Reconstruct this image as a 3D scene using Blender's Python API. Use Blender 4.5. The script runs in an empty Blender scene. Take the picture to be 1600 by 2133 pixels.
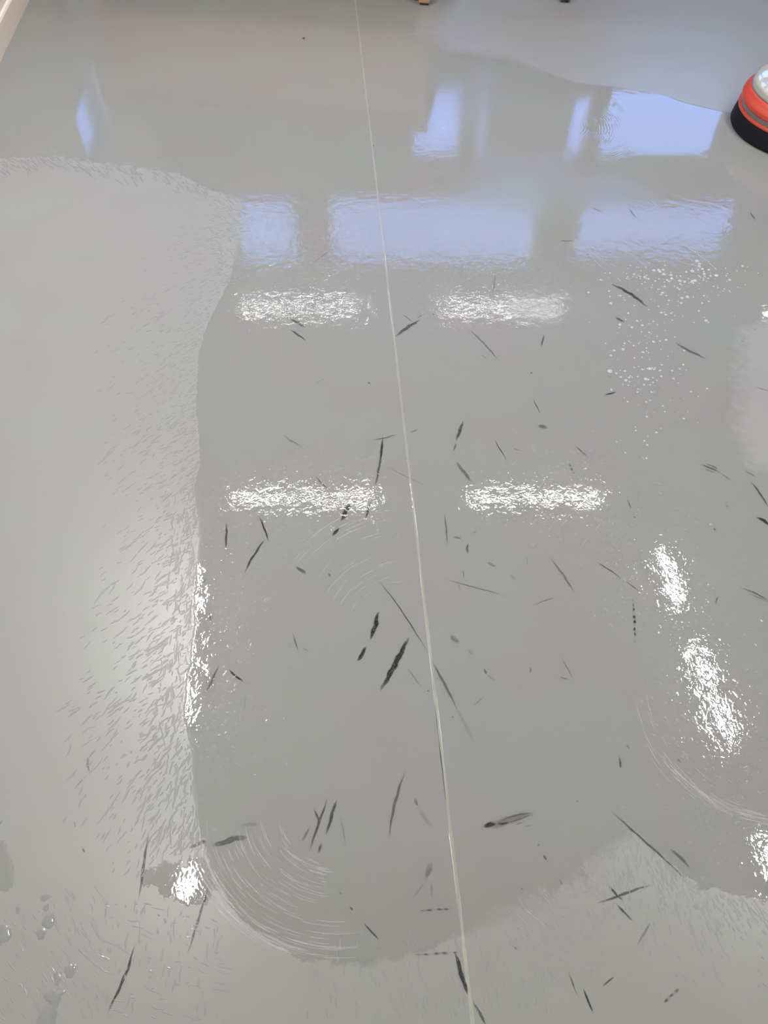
import bpy, bmesh, math, random
import numpy as np
from mathutils import Vector, Matrix

random.seed(7)
rng = np.random.default_rng(7)
SC = bpy.context.scene
COL = SC.collection

# ------------------------------------------------------------------ camera
CAM_H, FOC = 1.5, 1600.0                       # eye height, focal length in pixels of the 1600x2133 frame
PITCH = math.atan2(2211.0, 1600.0)             # looking 54 degrees down
cam_d = bpy.data.cameras.new('camera')
cam = bpy.data.objects.new('camera', cam_d); COL.objects.link(cam)
cam.location = (0, 0, CAM_H)
cam.rotation_euler = (math.pi / 2 - PITCH, 0, 0)
cam_d.sensor_fit = 'VERTICAL'; cam_d.sensor_height = 24.0
cam_d.lens = 24.0 * FOC / 2133.0
cam_d.clip_start = 0.02
SC.camera = cam

# ------------------------------------------------------------------ sky, exposure
world = bpy.data.worlds.new('sky'); SC.world = world
world.use_nodes = True
bg = world.node_tree.nodes['Background']
bg.inputs['Color'].default_value = (0.33, 0.61, 1.55, 1)
bg.inputs['Strength'].default_value = 2.5
LAMP_STRENGTH = 105.0
SC.view_settings.view_transform = 'Standard'
SC.view_settings.look = 'None'
SC.view_settings.exposure = 0.88
SC.view_settings.gamma = 1.0
SC.view_settings.use_curve_mapping = False

# ------------------------------------------------------------------ small helpers
CP, SP = math.cos(PITCH), math.sin(PITCH)
def at(px, py, z=0.0):
    """point of the horizontal plane at height z seen at a pixel of the photograph"""
    u = (px - 800) / FOC; v = (1066.5 - py) / FOC
    d = (u, CP + v * SP, -SP + v * CP)
    t = (z - CAM_H) / d[2]
    return Vector((d[0] * t, d[1] * t, z))
def at_np(P):
    P = np.asarray(P, float)
    u = (P[:, 0] - 800) / FOC; v = (1066.5 - P[:, 1]) / FOC
    t = CAM_H / (SP - v * CP)
    return np.stack([u * t, (CP + v * SP) * t], 1)

def tag(o, label=None, cat=None, group=None, kind=None):
    if label: o['label'] = label
    if cat: o['category'] = cat
    if group: o['group'] = group
    if kind: o['kind'] = kind
    return o
def link(name, me, parent=None):
    o = bpy.data.objects.new(name, me); COL.objects.link(o)
    if parent: o.parent = parent
    return o
def empty(name, loc, rz=0):
    o = bpy.data.objects.new(name, None); COL.objects.link(o)
    o.location = loc; o.rotation_euler = (0, 0, rz); o.empty_display_size = 0.1
    return o
def obj(name, bm, mat, parent=None, smooth=True, angle=40):
    bmesh.ops.recalc_face_normals(bm, faces=bm.faces)
    me = bpy.data.meshes.new(name)
    lim = math.radians(angle)
    for f in bm.faces: f.smooth = smooth
    for e in bm.edges:
        if len(e.link_faces) == 2 and e.calc_face_angle(0) > lim: e.smooth = False
    bm.to_mesh(me); bm.free()
    me.materials.append(mat)
    return link(name, me, parent)
def box_bm(bm, c, s, bev=0.0, rz=0.0, seg=2):
    m = Matrix.Translation(c) @ Matrix.Rotation(rz, 4, 'Z') @ Matrix.Diagonal((s[0], s[1], s[2], 1))
    g = bmesh.ops.create_cube(bm, size=1, matrix=m)
    if bev:
        es = {e for v in g['verts'] for e in v.link_edges}
        bmesh.ops.bevel(bm, geom=list(es), offset=bev, segments=seg, affect='EDGES', profile=0.6)
def box(name, c, s, mat, parent=None, bev=0.0, rz=0.0):
    bm = bmesh.new(); box_bm(bm, c, s, bev, rz)
    return obj(name, bm, mat, parent)
def lathe(bm, prof, n=96, c=(0, 0), closed=False):
    rings = []
    for r, z in prof:
        if r < 1e-6: rings.append([bm.verts.new((c[0], c[1], z))])
        else: rings.append([bm.verts.new((c[0] + r * math.cos(2 * math.pi * k / n), c[1] + r * math.sin(2 * math.pi * k / n), z)) for k in range(n)])
    pairs = list(zip(rings, rings[1:])) + ([(rings[-1], rings[0])] if closed else [])
    for a, b in pairs:
        for k in range(n):
            j = (k + 1) % n
            if len(a) == 1 and len(b) == 1: continue
            if len(a) == 1: bm.faces.new((a[0], b[j], b[k]))
            elif len(b) == 1: bm.faces.new((a[k], a[j], b[0]))
            else: bm.faces.new((a[k], a[j], b[j], b[k]))
def tube(bm, pts, r, n=14, cap=True):
    pts = [Vector(p) for p in pts]; rings = []
    for i, p in enumerate(pts):
        t = (pts[min(i + 1, len(pts) - 1)] - pts[max(i - 1, 0)]).normalized()
        a = t.orthogonal().normalized() if i == 0 else (a - t * a.dot(t)).normalized()
        b = t.cross(a)
        rr = r[i] if isinstance(r, (list, tuple)) else r
        rings.append([bm.verts.new(p + (a * math.cos(2 * math.pi * k / n) + b * math.sin(2 * math.pi * k / n)) * rr) for k in range(n)])
    for A, B in zip(rings, rings[1:]):
        for k in range(n): bm.faces.new((A[k], A[(k + 1) % n], B[(k + 1) % n], B[k]))
    if cap: bm.faces.new(rings[0]); bm.faces.new(rings[-1])

# ------------------------------------------------------------------ materials
def new_mat(name):
    m = bpy.data.materials.new(name); m.use_nodes = True
    return m, m.node_tree.nodes, m.node_tree.links
def plain(name, col, rough=0.5, metal=0.0, var=0.05, scale=30, bump=0.0, spec=0.5, coat=0.0):
    m, N, L = new_mat(name)
    p = N['Principled BSDF']
    tc = N.new('ShaderNodeTexCoord'); nz = N.new('ShaderNodeTexNoise'); nz.inputs['Scale'].default_value = scale
    nz.inputs['Detail'].default_value = 4
    L.new(tc.outputs['Object'], nz.inputs['Vector'])
    mx = N.new('ShaderNodeMix'); mx.data_type = 'RGBA'
    mx.inputs[6].default_value = (*[c * (1 - var) for c in col], 1); mx.inputs[7].default_value = (*[min(1, c * (1 + var)) for c in col], 1)
    L.new(nz.outputs['Fac'], mx.inputs[0]); L.new(mx.outputs[2], p.inputs['Base Color'])
    p.inputs['Roughness'].default_value = rough; p.inputs['Metallic'].default_value = metal
    p.inputs['Specular IOR Level'].default_value = spec
    p.inputs['Coat Weight'].default_value = coat
    if bump:
        b = N.new('ShaderNodeBump'); b.inputs['Distance'].default_value = bump
        L.new(nz.outputs['Fac'], b.inputs['Height']); L.new(b.outputs['Normal'], p.inputs['Normal'])
    return m
def emitter(name, col, strength):
    m, N, L = new_mat(name); N.remove(N['Principled BSDF'])
    e = N.new('ShaderNodeEmission'); e.inputs['Color'].default_value = (*col, 1); e.inputs['Strength'].default_value = strength
    L.new(e.outputs[0], N['Material Output'].inputs[0])
    return m
def wood(name, c1, c2, rough=0.45, scale=6):
    m, N, L = new_mat(name); p = N['Principled BSDF']
    tc = N.new('ShaderNodeTexCoord'); mp = N.new('ShaderNodeMapping'); mp.inputs['Scale'].default_value = (scale * 4, scale * 4, scale * 0.4)
    nz = N.new('ShaderNodeTexNoise'); nz.inputs['Scale'].default_value = 3; nz.inputs['Detail'].default_value = 6; nz.inputs['Distortion'].default_value = 0.6
    mx = N.new('ShaderNodeMix'); mx.data_type = 'RGBA'; mx.inputs[6].default_value = (*c1, 1); mx.inputs[7].default_value = (*c2, 1)
    L.new(tc.outputs['Object'], mp.inputs[0]); L.new(mp.outputs[0], nz.inputs['Vector']); L.new(nz.outputs['Fac'], mx.inputs[0]); L.new(mx.outputs[2], p.inputs['Base Color'])
    p.inputs['Roughness'].default_value = rough
    return m
def fresnel(N, L, ior):
    """Fresnel factor of a thin sheet, the same from both of its sides"""
    fr = N.new('ShaderNodeFresnel'); ge = N.new('ShaderNodeNewGeometry'); mr = N.new('ShaderNodeMapRange')
    mr.inputs['To Min'].default_value = ior; mr.inputs['To Max'].default_value = 1 / ior
    L.new(ge.outputs['Backfacing'], mr.inputs['Value']); L.new(mr.outputs[0], fr.inputs['IOR'])
    return fr
def film(name, tint, foam=0.0, rough=0.01, ior=1.33):
    """water: what lies under it shows through, its surface mirrors the room by Fresnel"""
    m, N, L = new_mat(name); N.remove(N['Principled BSDF'])
    tr = N.new('ShaderNodeBsdfTransparent'); tr.inputs[0].default_value = (*tint, 1)
    gl = N.new('ShaderNodeBsdfGlossy'); gl.inputs['Roughness'].default_value = rough
    fr = fresnel(N, L, ior)
    mx = N.new('ShaderNodeMixShader')
    L.new(fr.outputs[0], mx.inputs[0]); L.new(gl.outputs[0], mx.inputs[2])
    if foam:
        df = N.new('ShaderNodeBsdfDiffuse'); df.inputs[0].default_value = (0.86, 0.86, 0.84, 1)
        m2 = N.new('ShaderNodeMixShader'); m2.inputs[0].default_value = foam
        L.new(tr.outputs[0], m2.inputs[1]); L.new(df.outputs[0], m2.inputs[2]); L.new(m2.outputs[0], mx.inputs[1])
    else: L.new(tr.outputs[0], mx.inputs[1])
    L.new(mx.outputs[0], N['Material Output'].inputs[0])
    return m

# ---- the vinyl floor: dry satin vinyl, and the same vinyl under a thin sheet of water
FLOOR_COL = (0.290, 0.292, 0.290)
# centres of the pad swirls left in the water (floor metres)
SWIRLS = [(at(1175, 262), 0.34, 620.0), (at(620, 1700), 0.30, 900.0), (at(835, 1345), 0.30, 800.0), (at(1690, 1480), 0.42, 800.0)]
def floor_group():
    g = bpy.data.node_groups.new('wet_vinyl', 'ShaderNodeTree')
    g.interface.new_socket('Base Color', in_out='INPUT', socket_type='NodeSocketColor')
    g.interface.new_socket('BSDF', in_out='OUTPUT', socket_type='NodeSocketShader')
    N, L = g.nodes, g.links
    gi = N.new('NodeGroupInput'); go = N.new('NodeGroupOutput')
    geo = N.new('ShaderNodeNewGeometry'); pos = geo.outputs['Position']
    def attr(n):
        a = N.new('ShaderNodeAttribute'); a.attribute_name = n; return a.outputs['Fac']
    def m(op, a, b=None, c=None, clamp=False):
        x = N.new('ShaderNodeMath'); x.operation = op; x.use_clamp = clamp
        for i, v in enumerate((a, b, c)):
            if v is None: continue
            if isinstance(v, (int, float)): x.inputs[i].default_value = v
            else: L.new(v, x.inputs[i])
        return x.outputs[0]
    def noise(scale, detail=2, rough=0.5, vec=None, dist=0.0):
        x = N.new('ShaderNodeTexNoise'); x.inputs['Scale'].default_value = scale; x.inputs['Detail'].default_value = detail
        x.inputs['Roughness'].default_value = rough; x.inputs['Distortion'].default_value = dist
        L.new(vec or pos, x.inputs['Vector']); return x.outputs['Fac']
    def step(v, a, b):
        x = N.new('ShaderNodeMapRange'); x.interpolation_type = 'SMOOTHSTEP'
        x.inputs['From Min'].default_value = a; x.inputs['From Max'].default_value = b
        L.new(v, x.inputs['Value']); return x.outputs[0]
    soft, ragged, ripple, haze, swirl, stain_shade = attr('soft'), attr('ragged'), attr('ripple'), attr('haze'), attr('swirl'), attr('stain_shade')
    # edge of the sheet of water: distance field with a ragged rim
    n1 = m('SUBTRACT', noise(38, 4, 0.6), 0.5); n2 = m('SUBTRACT', noise(190, 3, 0.6), 0.5)
    wet = m('ADD', attr('wet'), m('MULTIPLY', m('ADD', m('MULTIPLY', n1, 0.05), m('MULTIPLY', n2, 0.02)), ragged))
    mr_ = N.new('ShaderNodeMapRange'); mr_.interpolation_type = 'SMOOTHSTEP'; L.new(wet, mr_.inputs['Value'])
    L.new(m('MULTIPLY', soft, -1.0), mr_.inputs['From Min']); L.new(soft, mr_.inputs['From Max']); mask = mr_.outputs[0]
    # surface relief of the water (metres)
    h = m('MULTIPLY', m('ADD', noise(70, 1, 0.4, dist=1.2), m('MULTIPLY', noise(170, 1, 0.4), 0.35)), 0.00011)
    h = m('ADD', h, m('MULTIPLY', noise(30, 1), 0.00030))
    vo = N.new('ShaderNodeTexVoronoi'); vo.inputs['Scale'].default_value = 105; L.new(pos, vo.inputs['Vector'])
    sep = N.new('ShaderNodeSeparateColor'); L.new(vo.outputs['Color'], sep.inputs[0])
    pim = m('MULTIPLY', step(vo.outputs['Distance'], 0.30, 0.05), m('GREATER_THAN', sep.outputs[0], 0.72))
    h = m('ADD', h, m('MULTIPLY', pim, 0.00005))
    h = m('MULTIPLY', h, ripple)
    for k_, (c, rad, fr) in enumerate(SWIRLS):
        d = N.new('ShaderNodeVectorMath'); d.operation = 'DISTANCE'; L.new(pos, d.inputs[0]); d.inputs[1].default_value = c
        dd = m('ADD', d.outputs['Value'], m('MULTIPLY', noise(14, 2), 0.02))
        ring = m('SINE', m('MULTIPLY', dd, fr))
        near = m('MULTIPLY', step(d.outputs['Value'], rad, rad * 0.8), swirl)
        amp = m('MULTIPLY', near, m('MULTIPLY', step(noise(30, 2), 0.42, 0.62), 0.00007 if k_ == 0 else 0.00002))
        h = m('ADD', h, m('MULTIPLY', ring, amp))
    h = m('ADD', h, m('MULTIPLY', m('MULTIPLY', step(wet, 0.0, 0.006), m('LESS_THAN', soft, 0.005)), 0.00035))       # rim of the sheet
    bw = N.new('ShaderNodeBump'); bw.inputs['Distance'].default_value = 1.0; bw.inputs['Strength'].default_value = 1.0
    L.new(h, bw.inputs['Height'])
    hd = m('MULTIPLY', noise(420, 2), 0.00004)
    bd = N.new('ShaderNodeBump'); bd.inputs['Distance'].default_value = 1.0; L.new(hd, bd.inputs['Height'])
    # colour: faint cloudy tint, smudges plus shade painted into the near floor
    tint = N.new('ShaderNodeMix'); tint.data_type = 'RGBA'; tint.blend_type = 'MULTIPLY'; tint.inputs[0].default_value = 1
    ramp = N.new('ShaderNodeValToRGB'); e = ramp.color_ramp.elements
    e[0].position = 0.35; e[0].color = (0.978, 1.0, 0.965, 1); e[1].position = 0.65; e[1].color = (1.0, 0.96, 0.95, 1)
    L.new(noise(3.2, 2), ramp.inputs[0]); L.new(gi.outputs[0], tint.inputs[6]); L.new(ramp.outputs[0], tint.inputs[7])
    dirt_shade = N.new('ShaderNodeMix'); dirt_shade.data_type = 'RGBA'; dirt_shade.blend_type = 'MULTIPLY'
    L.new(stain_shade, dirt_shade.inputs[0]); L.new(tint.outputs[2], dirt_shade.inputs[6]); dirt_shade.inputs[7].default_value = (0.86, 0.84, 0.81, 1)
    dark = N.new('ShaderNodeMix'); dark.data_type = 'RGBA'; dark.blend_type = 'MULTIPLY'; dark.inputs[0].default_value = 1
    L.new(dirt_shade.outputs[2], dark.inputs[6]); dark.inputs[7].default_value = (0.87, 0.87, 0.865, 1)
    dry = N.new('ShaderNodeBsdfPrincipled'); L.new(dirt_shade.outputs[2], dry.inputs['Base Color'])
    dry.inputs['Roughness'].default_value = 0.29; dry.inputs['IOR'].default_value = 1.44; L.new(bd.outputs[0], dry.inputs['Normal'])
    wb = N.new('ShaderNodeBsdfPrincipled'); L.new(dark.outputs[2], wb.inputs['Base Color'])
    L.new(m('ADD', 0.02, m('MULTIPLY', haze, 0.30)), wb.inputs['Roughness'])
    wb.inputs['IOR'].default_value = 1.36; L.new(bw.outputs[0], wb.inputs['Normal'])
    mx = N.new('ShaderNodeMixShader'); L.new(mask, mx.inputs[0]); L.new(dry.outputs[0], mx.inputs[1]); L.new(wb.outputs[0], mx.inputs[2])
    L.new(mx.outputs[0], go.inputs[0])
    return g
FG = floor_group()
def floor_mat(name, col, grain=0.02):
    m, N, L = new_mat(name); N.remove(N['Principled BSDF'])
    gr = N.new('ShaderNodeGroup'); gr.node_tree = FG; gr.inputs[0].default_value = (*col, 1)
    L.new(gr.outputs[0], N['Material Output'].inputs[0])
    return m
def scuff_mat(name, col, breakup):
    """rubber rubbed off on the vinyl: dark where the ink attribute and a stretched grain say so, else bare floor"""
    m, N, L = new_mat(name); N.remove(N['Principled BSDF'])
    gr = N.new('ShaderNodeGroup'); gr.node_tree = FG; gr.inputs[0].default_value = (*col, 1)
    tr = N.new('ShaderNodeBsdfTransparent'); mx = N.new('ShaderNodeMixShader')
    ink = N.new('ShaderNodeAttribute'); ink.attribute_name = 'ink'
    st = N.new('ShaderNodeAttribute'); st.attribute_name = 'along'
    nz = N.new('ShaderNodeTexNoise'); nz.inputs['Scale'].default_value = 1; nz.inputs['Detail'].default_value = 3
    L.new(st.outputs['Vector'], nz.inputs['Vector'])
    mr = N.new('ShaderNodeMapRange'); mr.inputs['From Min'].default_value = 0.26; mr.inputs['From Max'].default_value = 0.26 + breakup
    L.new(nz.outputs['Fac'], mr.inputs['Value'])
    mu = N.new('ShaderNodeMath'); mu.operation = 'MULTIPLY'; L.new(ink.outputs['Fac'], mu.inputs[0]); L.new(mr.outputs[0], mu.inputs[1])
    L.new(mu.outputs[0], mx.inputs[0]); L.new(tr.outputs[0], mx.inputs[1]); L.new(gr.outputs[0], mx.inputs[2])
    L.new(mx.outputs[0], N['Material Output'].inputs[0])
    return m

M_FLOOR = floor_mat('grey_vinyl', FLOOR_COL)
M_WELD = floor_mat('weld_rod', (0.37, 0.36, 0.32))
M_SCUFF = scuff_mat('rubber_scuff', (0.035, 0.035, 0.033), 0.20)
M_SCUFF_BROWN = scuff_mat('brown_scuff', (0.06, 0.042, 0.035), 0.20)
def still_water(name, depth, rough=0.03):
    """shallow clear water standing on the vinyl: the floor's own grey, deepened by the water, under a mirror-smooth skin"""
    m, N, L = new_mat(name); p = N['Principled BSDF']
    p.inputs['Base Color'].default_value = (*[c * depth for c in FLOOR_COL], 1)
    p.inputs['Roughness'].default_value = rough; p.inputs['IOR'].default_value = 1.36
    return m
M_WATER = still_water('water', 0.95)
M_DROP = still_water('water_deep', 0.80)
M_BEAD = still_water('water_bead', 0.87)
M_SUDS = film('suds', (0.97, 0.97, 0.97), foam=0.20, rough=0.09)
M_BUBBLE = film('foam', (0.99, 0.99, 0.99), foam=0.52, rough=0.05)
M_BROWNWALL = plain('brown_wall', (0.16, 0.135, 0.115), 0.7)
M_WALL = plain('painted_wall', (0.62, 0.62, 0.61), 0.8, bump=0.0003, scale=200)
M_GREYWALL = plain('grey_wall', (0.06, 0.061, 0.06), 0.8)
M_CEIL = plain('ceiling_board', (0.70, 0.70, 0.68), 0.9)
M_SKIRT = plain('beige_skirting', (0.88, 0.78, 0.655), 0.5, var=0.03)
M_CREAM = plain('cream_wall', (0.85, 0.78, 0.68), 0.7, var=0.03)
M_FRAME = plain('window_frame_paint', (0.38, 0.38, 0.38), 0.5)
M_LAMP_FILL = emitter('lamp_diffuser_fill', (1.0, 0.985, 0.95), LAMP_STRENGTH * 0.62)  # for the unseen fill lamps added behind the viewer
M_LAMP = emitter('lamp_diffuser', (1.0, 0.99, 0.965), LAMP_STRENGTH)
M_LAMP_FAR = emitter('lamp_diffuser_far', (1.0, 0.99, 0.97), LAMP_STRENGTH * 0.24)  # lamp strengths set row by row to balance the floor's brightness
M_LAMP_MID = emitter('lamp_diffuser_mid', (1.0, 0.985, 0.96), LAMP_STRENGTH * 0.46)
M_LAMP_SIDE = emitter('lamp_diffuser_side', (1.0, 0.985, 0.96), LAMP_STRENGTH * 1.2)
M_WHITEMETAL = plain('white_enamel', (0.8, 0.8, 0.8), 0.4)

# ------------------------------------------------------------------ where the floor is wet
EDGE = [(0, 330), (120, 326), (250, 345), (370, 362), (430, 392), (505, 420), (497, 500), (478, 585), (455, 630), (430, 680), (413, 740), (408, 850),
        (415, 920), (418, 960), (405, 1010), (412, 1080), (415, 1120), (408, 1180), (401, 1260), (403, 1310), (394, 1370), (386, 1420), (380, 1490),
        (398, 1560), (402, 1650), (412, 1740), (436, 1795), (462, 1870), (505, 1915), (565, 1965), (635, 2002), (760, 2012), (890, 1980), (990, 1935),
        (1090, 1890), (1180, 1845), (1262, 1775), (1325, 1735), (1385, 1790), (1455, 1848), (1540, 1868), (1640, 1885)]
W_MAIN = [(-900, 335), (-300, 330)] + EDGE + [(2200, 1900), (2600, 700), (2300, -60), (-700, -60)]
W_PATCH = [[(-60, 1740), (8, 1752), (26, 1790), (32, 1840), (16, 1858), (-60, 1850)],
           [(300, 1812), (345, 1800), (432, 1790), (445, 1825), (438, 1880), (395, 1886), (330, 1862), (300, 1840)]]
W_DRY = [[(1545, 690), (1620, 660), (2200, 600), (2200, 1000), (1640, 1000), (1565, 965), (1538, 900), (1540, 780)],
         [(880, 70), (930, 20), (1000, -60), (1250, -90), (1900, -90), (1900, 250), (1560, 242), (1498, 230), (1430, 214), (1380, 197), (1290, 182), (1200, 172), (1050, 120), (940, 104)]]
def sdf(P, poly):
    V = at_np(poly); n = len(V)
    d2 = np.full(len(P), 1e9); ins = np.zeros(len(P), bool)
    for i in range(n):
        a, b = V[i], V[(i + 1) % n]; e = b - a; w = P - a
        t = np.clip((w @ e) / (e @ e), 0, 1)
        q = w - t[:, None] * e
        d2 = np.minimum(d2, (q * q).sum(1))
        c = (a[1] <= P[:, 1]) != (b[1] <= P[:, 1])
        if abs(e[1]) > 1e-12: ins ^= c & (P[:, 0] < a[0] + (P[:, 1] - a[1]) / e[1] * e[0])
    d = np.sqrt(d2); return np.where(ins, d, -d)
def blob(P, px, py, rx, ry):
    """soft round patch given by a pixel centre and radii"""
    c = np.array(at(px, py))[:2]; ax = (np.array(at(px + rx, py)) - np.array(at(px - rx, py)))[:2] / 2
    ay = (np.array(at(px, py + ry)) - np.array(at(px, py - ry)))[:2] / 2
    A = np.linalg.inv(np.stack([ax, ay], 1)); q = (P - c) @ A.T
    return np.exp(-(q * q).sum(1))
def fields(P):
    wet = sdf(P, W_MAIN)
    for p in W_PATCH: wet = np.maximum(wet, sdf(P, p))
    s_r, s_t = sdf(P, W_DRY[0]), sdf(P, W_DRY[1])
    wet = np.minimum(wet, -s_r); wet = np.minimum(wet, -s_t)
    ragged = np.full(len(P), 0.30)
    ragged += 1.2 * blob(P, 200, 350, 300, 40) + 0.5 * blob(P, 640, 2010, 200, 60) + 1.5 * blob(P, 1200, 1830, 300, 90) + 1.6 * blob(P, 1560, 820, 120, 260) + 1.0 * blob(P, 900, 90, 150, 60) + 1.2 * blob(P, 370, 1830, 90, 60) + 1.3 * blob(P, 490, 450, 60, 80)
    ripple = np.full(len(P), 0.55)
    ripple += 1.1 * blob(P, 680, 1040, 230, 110) + 0.7 * blob(P, 1120, 1040, 230, 110) + 0.9 * blob(P, 1480, 1400, 220, 330) + 1.0 * blob(P, 400, 1350, 90, 300)
    ripple += 1.5 * blob(P, 800, 640, 420, 55) + 1.5 * blob(P, 900, 548, 600, 26) + 1.3 * blob(P, 610, 480, 130, 80) + 0.7 * blob(P, 900, 460, 300, 70) + 0.8 * blob(P, 890, 260, 70, 90) + 1.3 * blob(P, 1430, 490, 160, 80)
    ripple -= 0.38 * blob(P, 1400, 280, 160, 60)
    soft = 0.001 + 0.09 * blob(P, 960, 60, 230, 75) + 0.012 * blob(P, 1300, 150, 140, 60) + 0.05 * blob(P, 1560, 820, 100, 260) + 0.03 * blob(P, 1080, 1900, 120, 60) + 0.02 * blob(P, 1260, 1790, 110, 80) + 0.006 * blob(P, 760, 2010, 130, 60) + 0.01 * blob(P, 180, 335, 220, 30) + 0.020 * blob(P, 492, 455, 50, 80)
    haze = 0.65 * blob(P, 1060, 190, 130, 120) + 0.55 * blob(P, 1120, 395, 160, 60) + 0.3 * blob(P, 1130, 640, 80, 40) + 0.25 * blob(P, 1290, 390, 90, 30) + 0.35 * blob(P, 430, 450, 70, 90)
    swirl = blob(P, 1275, 262, 85, 75) + blob(P, 500, 1850, 150, 150) + 0.8 * blob(P, 760, 1130, 130, 120) + blob(P, 1430, 1640, 170, 120)
    stain_shade = 0.35 * blob(P, 180, 540, 25, 9) + 0.22 * blob(P, 80, 640, 55, 35) + 0.3 * blob(P, 40, 710, 40, 8) + 0.2 * blob(P, 75, 760, 40, 30) \
        + 0.25 * blob(P, 260, 425, 30, 22) + 0.3 * blob(P, 1360, 110, 45, 14) + 0.2 * blob(P, 180, 1306, 30, 10)
    stain_shade += 0.8 / (1 + np.exp((at_np([(0, 1840)])[0, 1] - P[:, 1]) * -14))  # near floor painted darker, standing in for light falloff and the viewer's shadow
    return dict(wet=wet, soft=soft, ragged=ragged, ripple=np.clip(ripple, 0.05, 4), haze=np.clip(haze, 0, 1), swirl=np.clip(swirl, 0, 1), stain_shade=np.clip(stain_shade, 0, 1))
def set_fields(me, P):
    for k, v in fields(P).items():
        a = me.attributes.new(k, 'FLOAT', 'POINT'); a.data.foreach_set('value', v.astype(np.float32))

# ------------------------------------------------------------------ room shell
def grid_mesh(name, xs, ys):
    X, Y = np.meshgrid(xs, ys); nx, ny = len(xs), len(ys)
    co = np.stack([X.ravel(), Y.ravel(), np.zeros(nx * ny)], 1)
    i = np.arange(nx * ny).reshape(ny, nx)
    q = np.stack([i[:-1, :-1], i[:-1, 1:], i[1:, 1:], i[1:, :-1]], -1).reshape(-1, 4)
    me = bpy.data.meshes.new(name)
    me.vertices.add(len(co)); me.vertices.foreach_set('co', co.ravel())
    me.loops.add(q.size); me.loops.foreach_set('vertex_index', q.ravel().astype(np.int32))
    me.polygons.add(len(q)); me.polygons.foreach_set('loop_start', np.arange(0, q.size, 4, dtype=np.int32))
    me.polygons.foreach_set('use_smooth', np.ones(len(q), bool))
    me.update(calc_edges=True)
    return me, co
xs = np.concatenate([np.linspace(-2.6, -1.85, 8)[:-1], np.arange(-1.85, 1.85, 0.009), np.linspace(1.85, 4.8, 16)])
ys = np.concatenate([np.linspace(-3.0, 0.0, 14)[:-1], np.arange(0.0, 4.15, 0.009), np.linspace(4.15, 6.0, 12)])
fm, fco = grid_mesh('floor', xs, ys)
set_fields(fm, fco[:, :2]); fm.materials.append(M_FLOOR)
floor = tag(link('floor', fm), 'wet grey sheet vinyl floor with black scuff marks', None, None, 'structure')

def skew_wall(name, a, b, z0, z1, th, mat):
    """upright slab whose room-side face runs from a to b, thickness to the left of a->b"""
    a = Vector((*a, 0)); b = Vector((*b, 0)); d = (b - a).normalized(); n = Vector((-d.y, d.x, 0)) * th
    bm = bmesh.new(); vs = []
    for z in (z0, z1):
        for p in (a, b, b + n, a + n): vs.append(bm.verts.new((p.x, p.y, z)))
    for f in ((0, 1, 5, 4), (1, 2, 6, 5), (2, 3, 7, 6), (3, 0, 4, 7), (4, 5, 6, 7), (3, 2, 1, 0)): bm.faces.new([vs[k] for k in f])
    return obj(name, bm, mat, smooth=False)
CEIL = 3.06
L0, L1 = at(62, 0), at(0, 130)                       # foot of the skirting on the left
ld = (L0 - L1).normalized()
A = L1 + ld * ((-2.98 - L1.y) / ld.y); B = L1 + ld * ((5.98 - L1.y) / ld.y)
ln = Vector((-ld.y, ld.x, 0))
def on_left(y): return L1 + ld * ((y - L1.y) / ld.y)
SL0, SL1, SLZ0, SLZ1 = on_left(4.17), on_left(4.80), 0.62, 1.02          # little low window in the left wall
bm = bmesh.new(); th = ln * 0.12
for a, b, z0, z1 in ((A, SL0, 0, CEIL), (SL1, B, 0, CEIL), (SL0, SL1, 0, SLZ0), (SL0, SL1, SLZ1, CEIL)):
    a, b = a + ln * 0.014, b + ln * 0.014
    v = [bm.verts.new((p.x, p.y, z)) for z in (z0, z1) for p in (a, b, b + th, a + th)]
    for f in ((0, 1, 5, 4), (1, 2, 6, 5), (2, 3, 7, 6), (3, 0, 4, 7), (4, 5, 6, 7), (3, 2, 1, 0)): bm.faces.new([v[k] for k in f])
tag(obj('wall_left', bm, M_CREAM, smooth=False), 'cream painted wall above the beige skirting', kind='structure')
bmS = bmesh.new()
prof = [(0, 0), (0, 0.085), (0.004, 0.093), (0.0135, 0.096), (0.0135, 0)]
vs = [[bmS.verts.new((p.x + ln.x * o, p.y + ln.y * o, z)) for o, z in prof] for p in (A, B)]
for k in range(5): bmS.faces.new((vs[0][k], vs[0][(k + 1) % 5], vs[1][(k + 1) % 5], vs[1][k]))
bmS.faces.new(vs[0]); bmS.faces.new(vs[1])
tag(obj('baseboard_left', bmS, M_SKIRT, angle=25), 'beige skirting board along the left wall', kind='structure')
tag(skew_wall('wall_right', (4.72, 6.0), (4.72, -3.0), 0, CEIL, 0.12, M_BROWNWALL), kind='structure', label='brown painted wall on the right')
tag(skew_wall('wall_front', (4.72, -2.98), (-2.4, -2.98), 0, CEIL, 0.12, M_WALL), kind='structure', label='pale painted wall behind the viewer')
tag(box('ceiling', (1.1, 1.5, CEIL + 0.05), (7.5, 9.2, 0.1), M_CEIL), kind='structure', label='white ceiling carrying the batten lamps')

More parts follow.
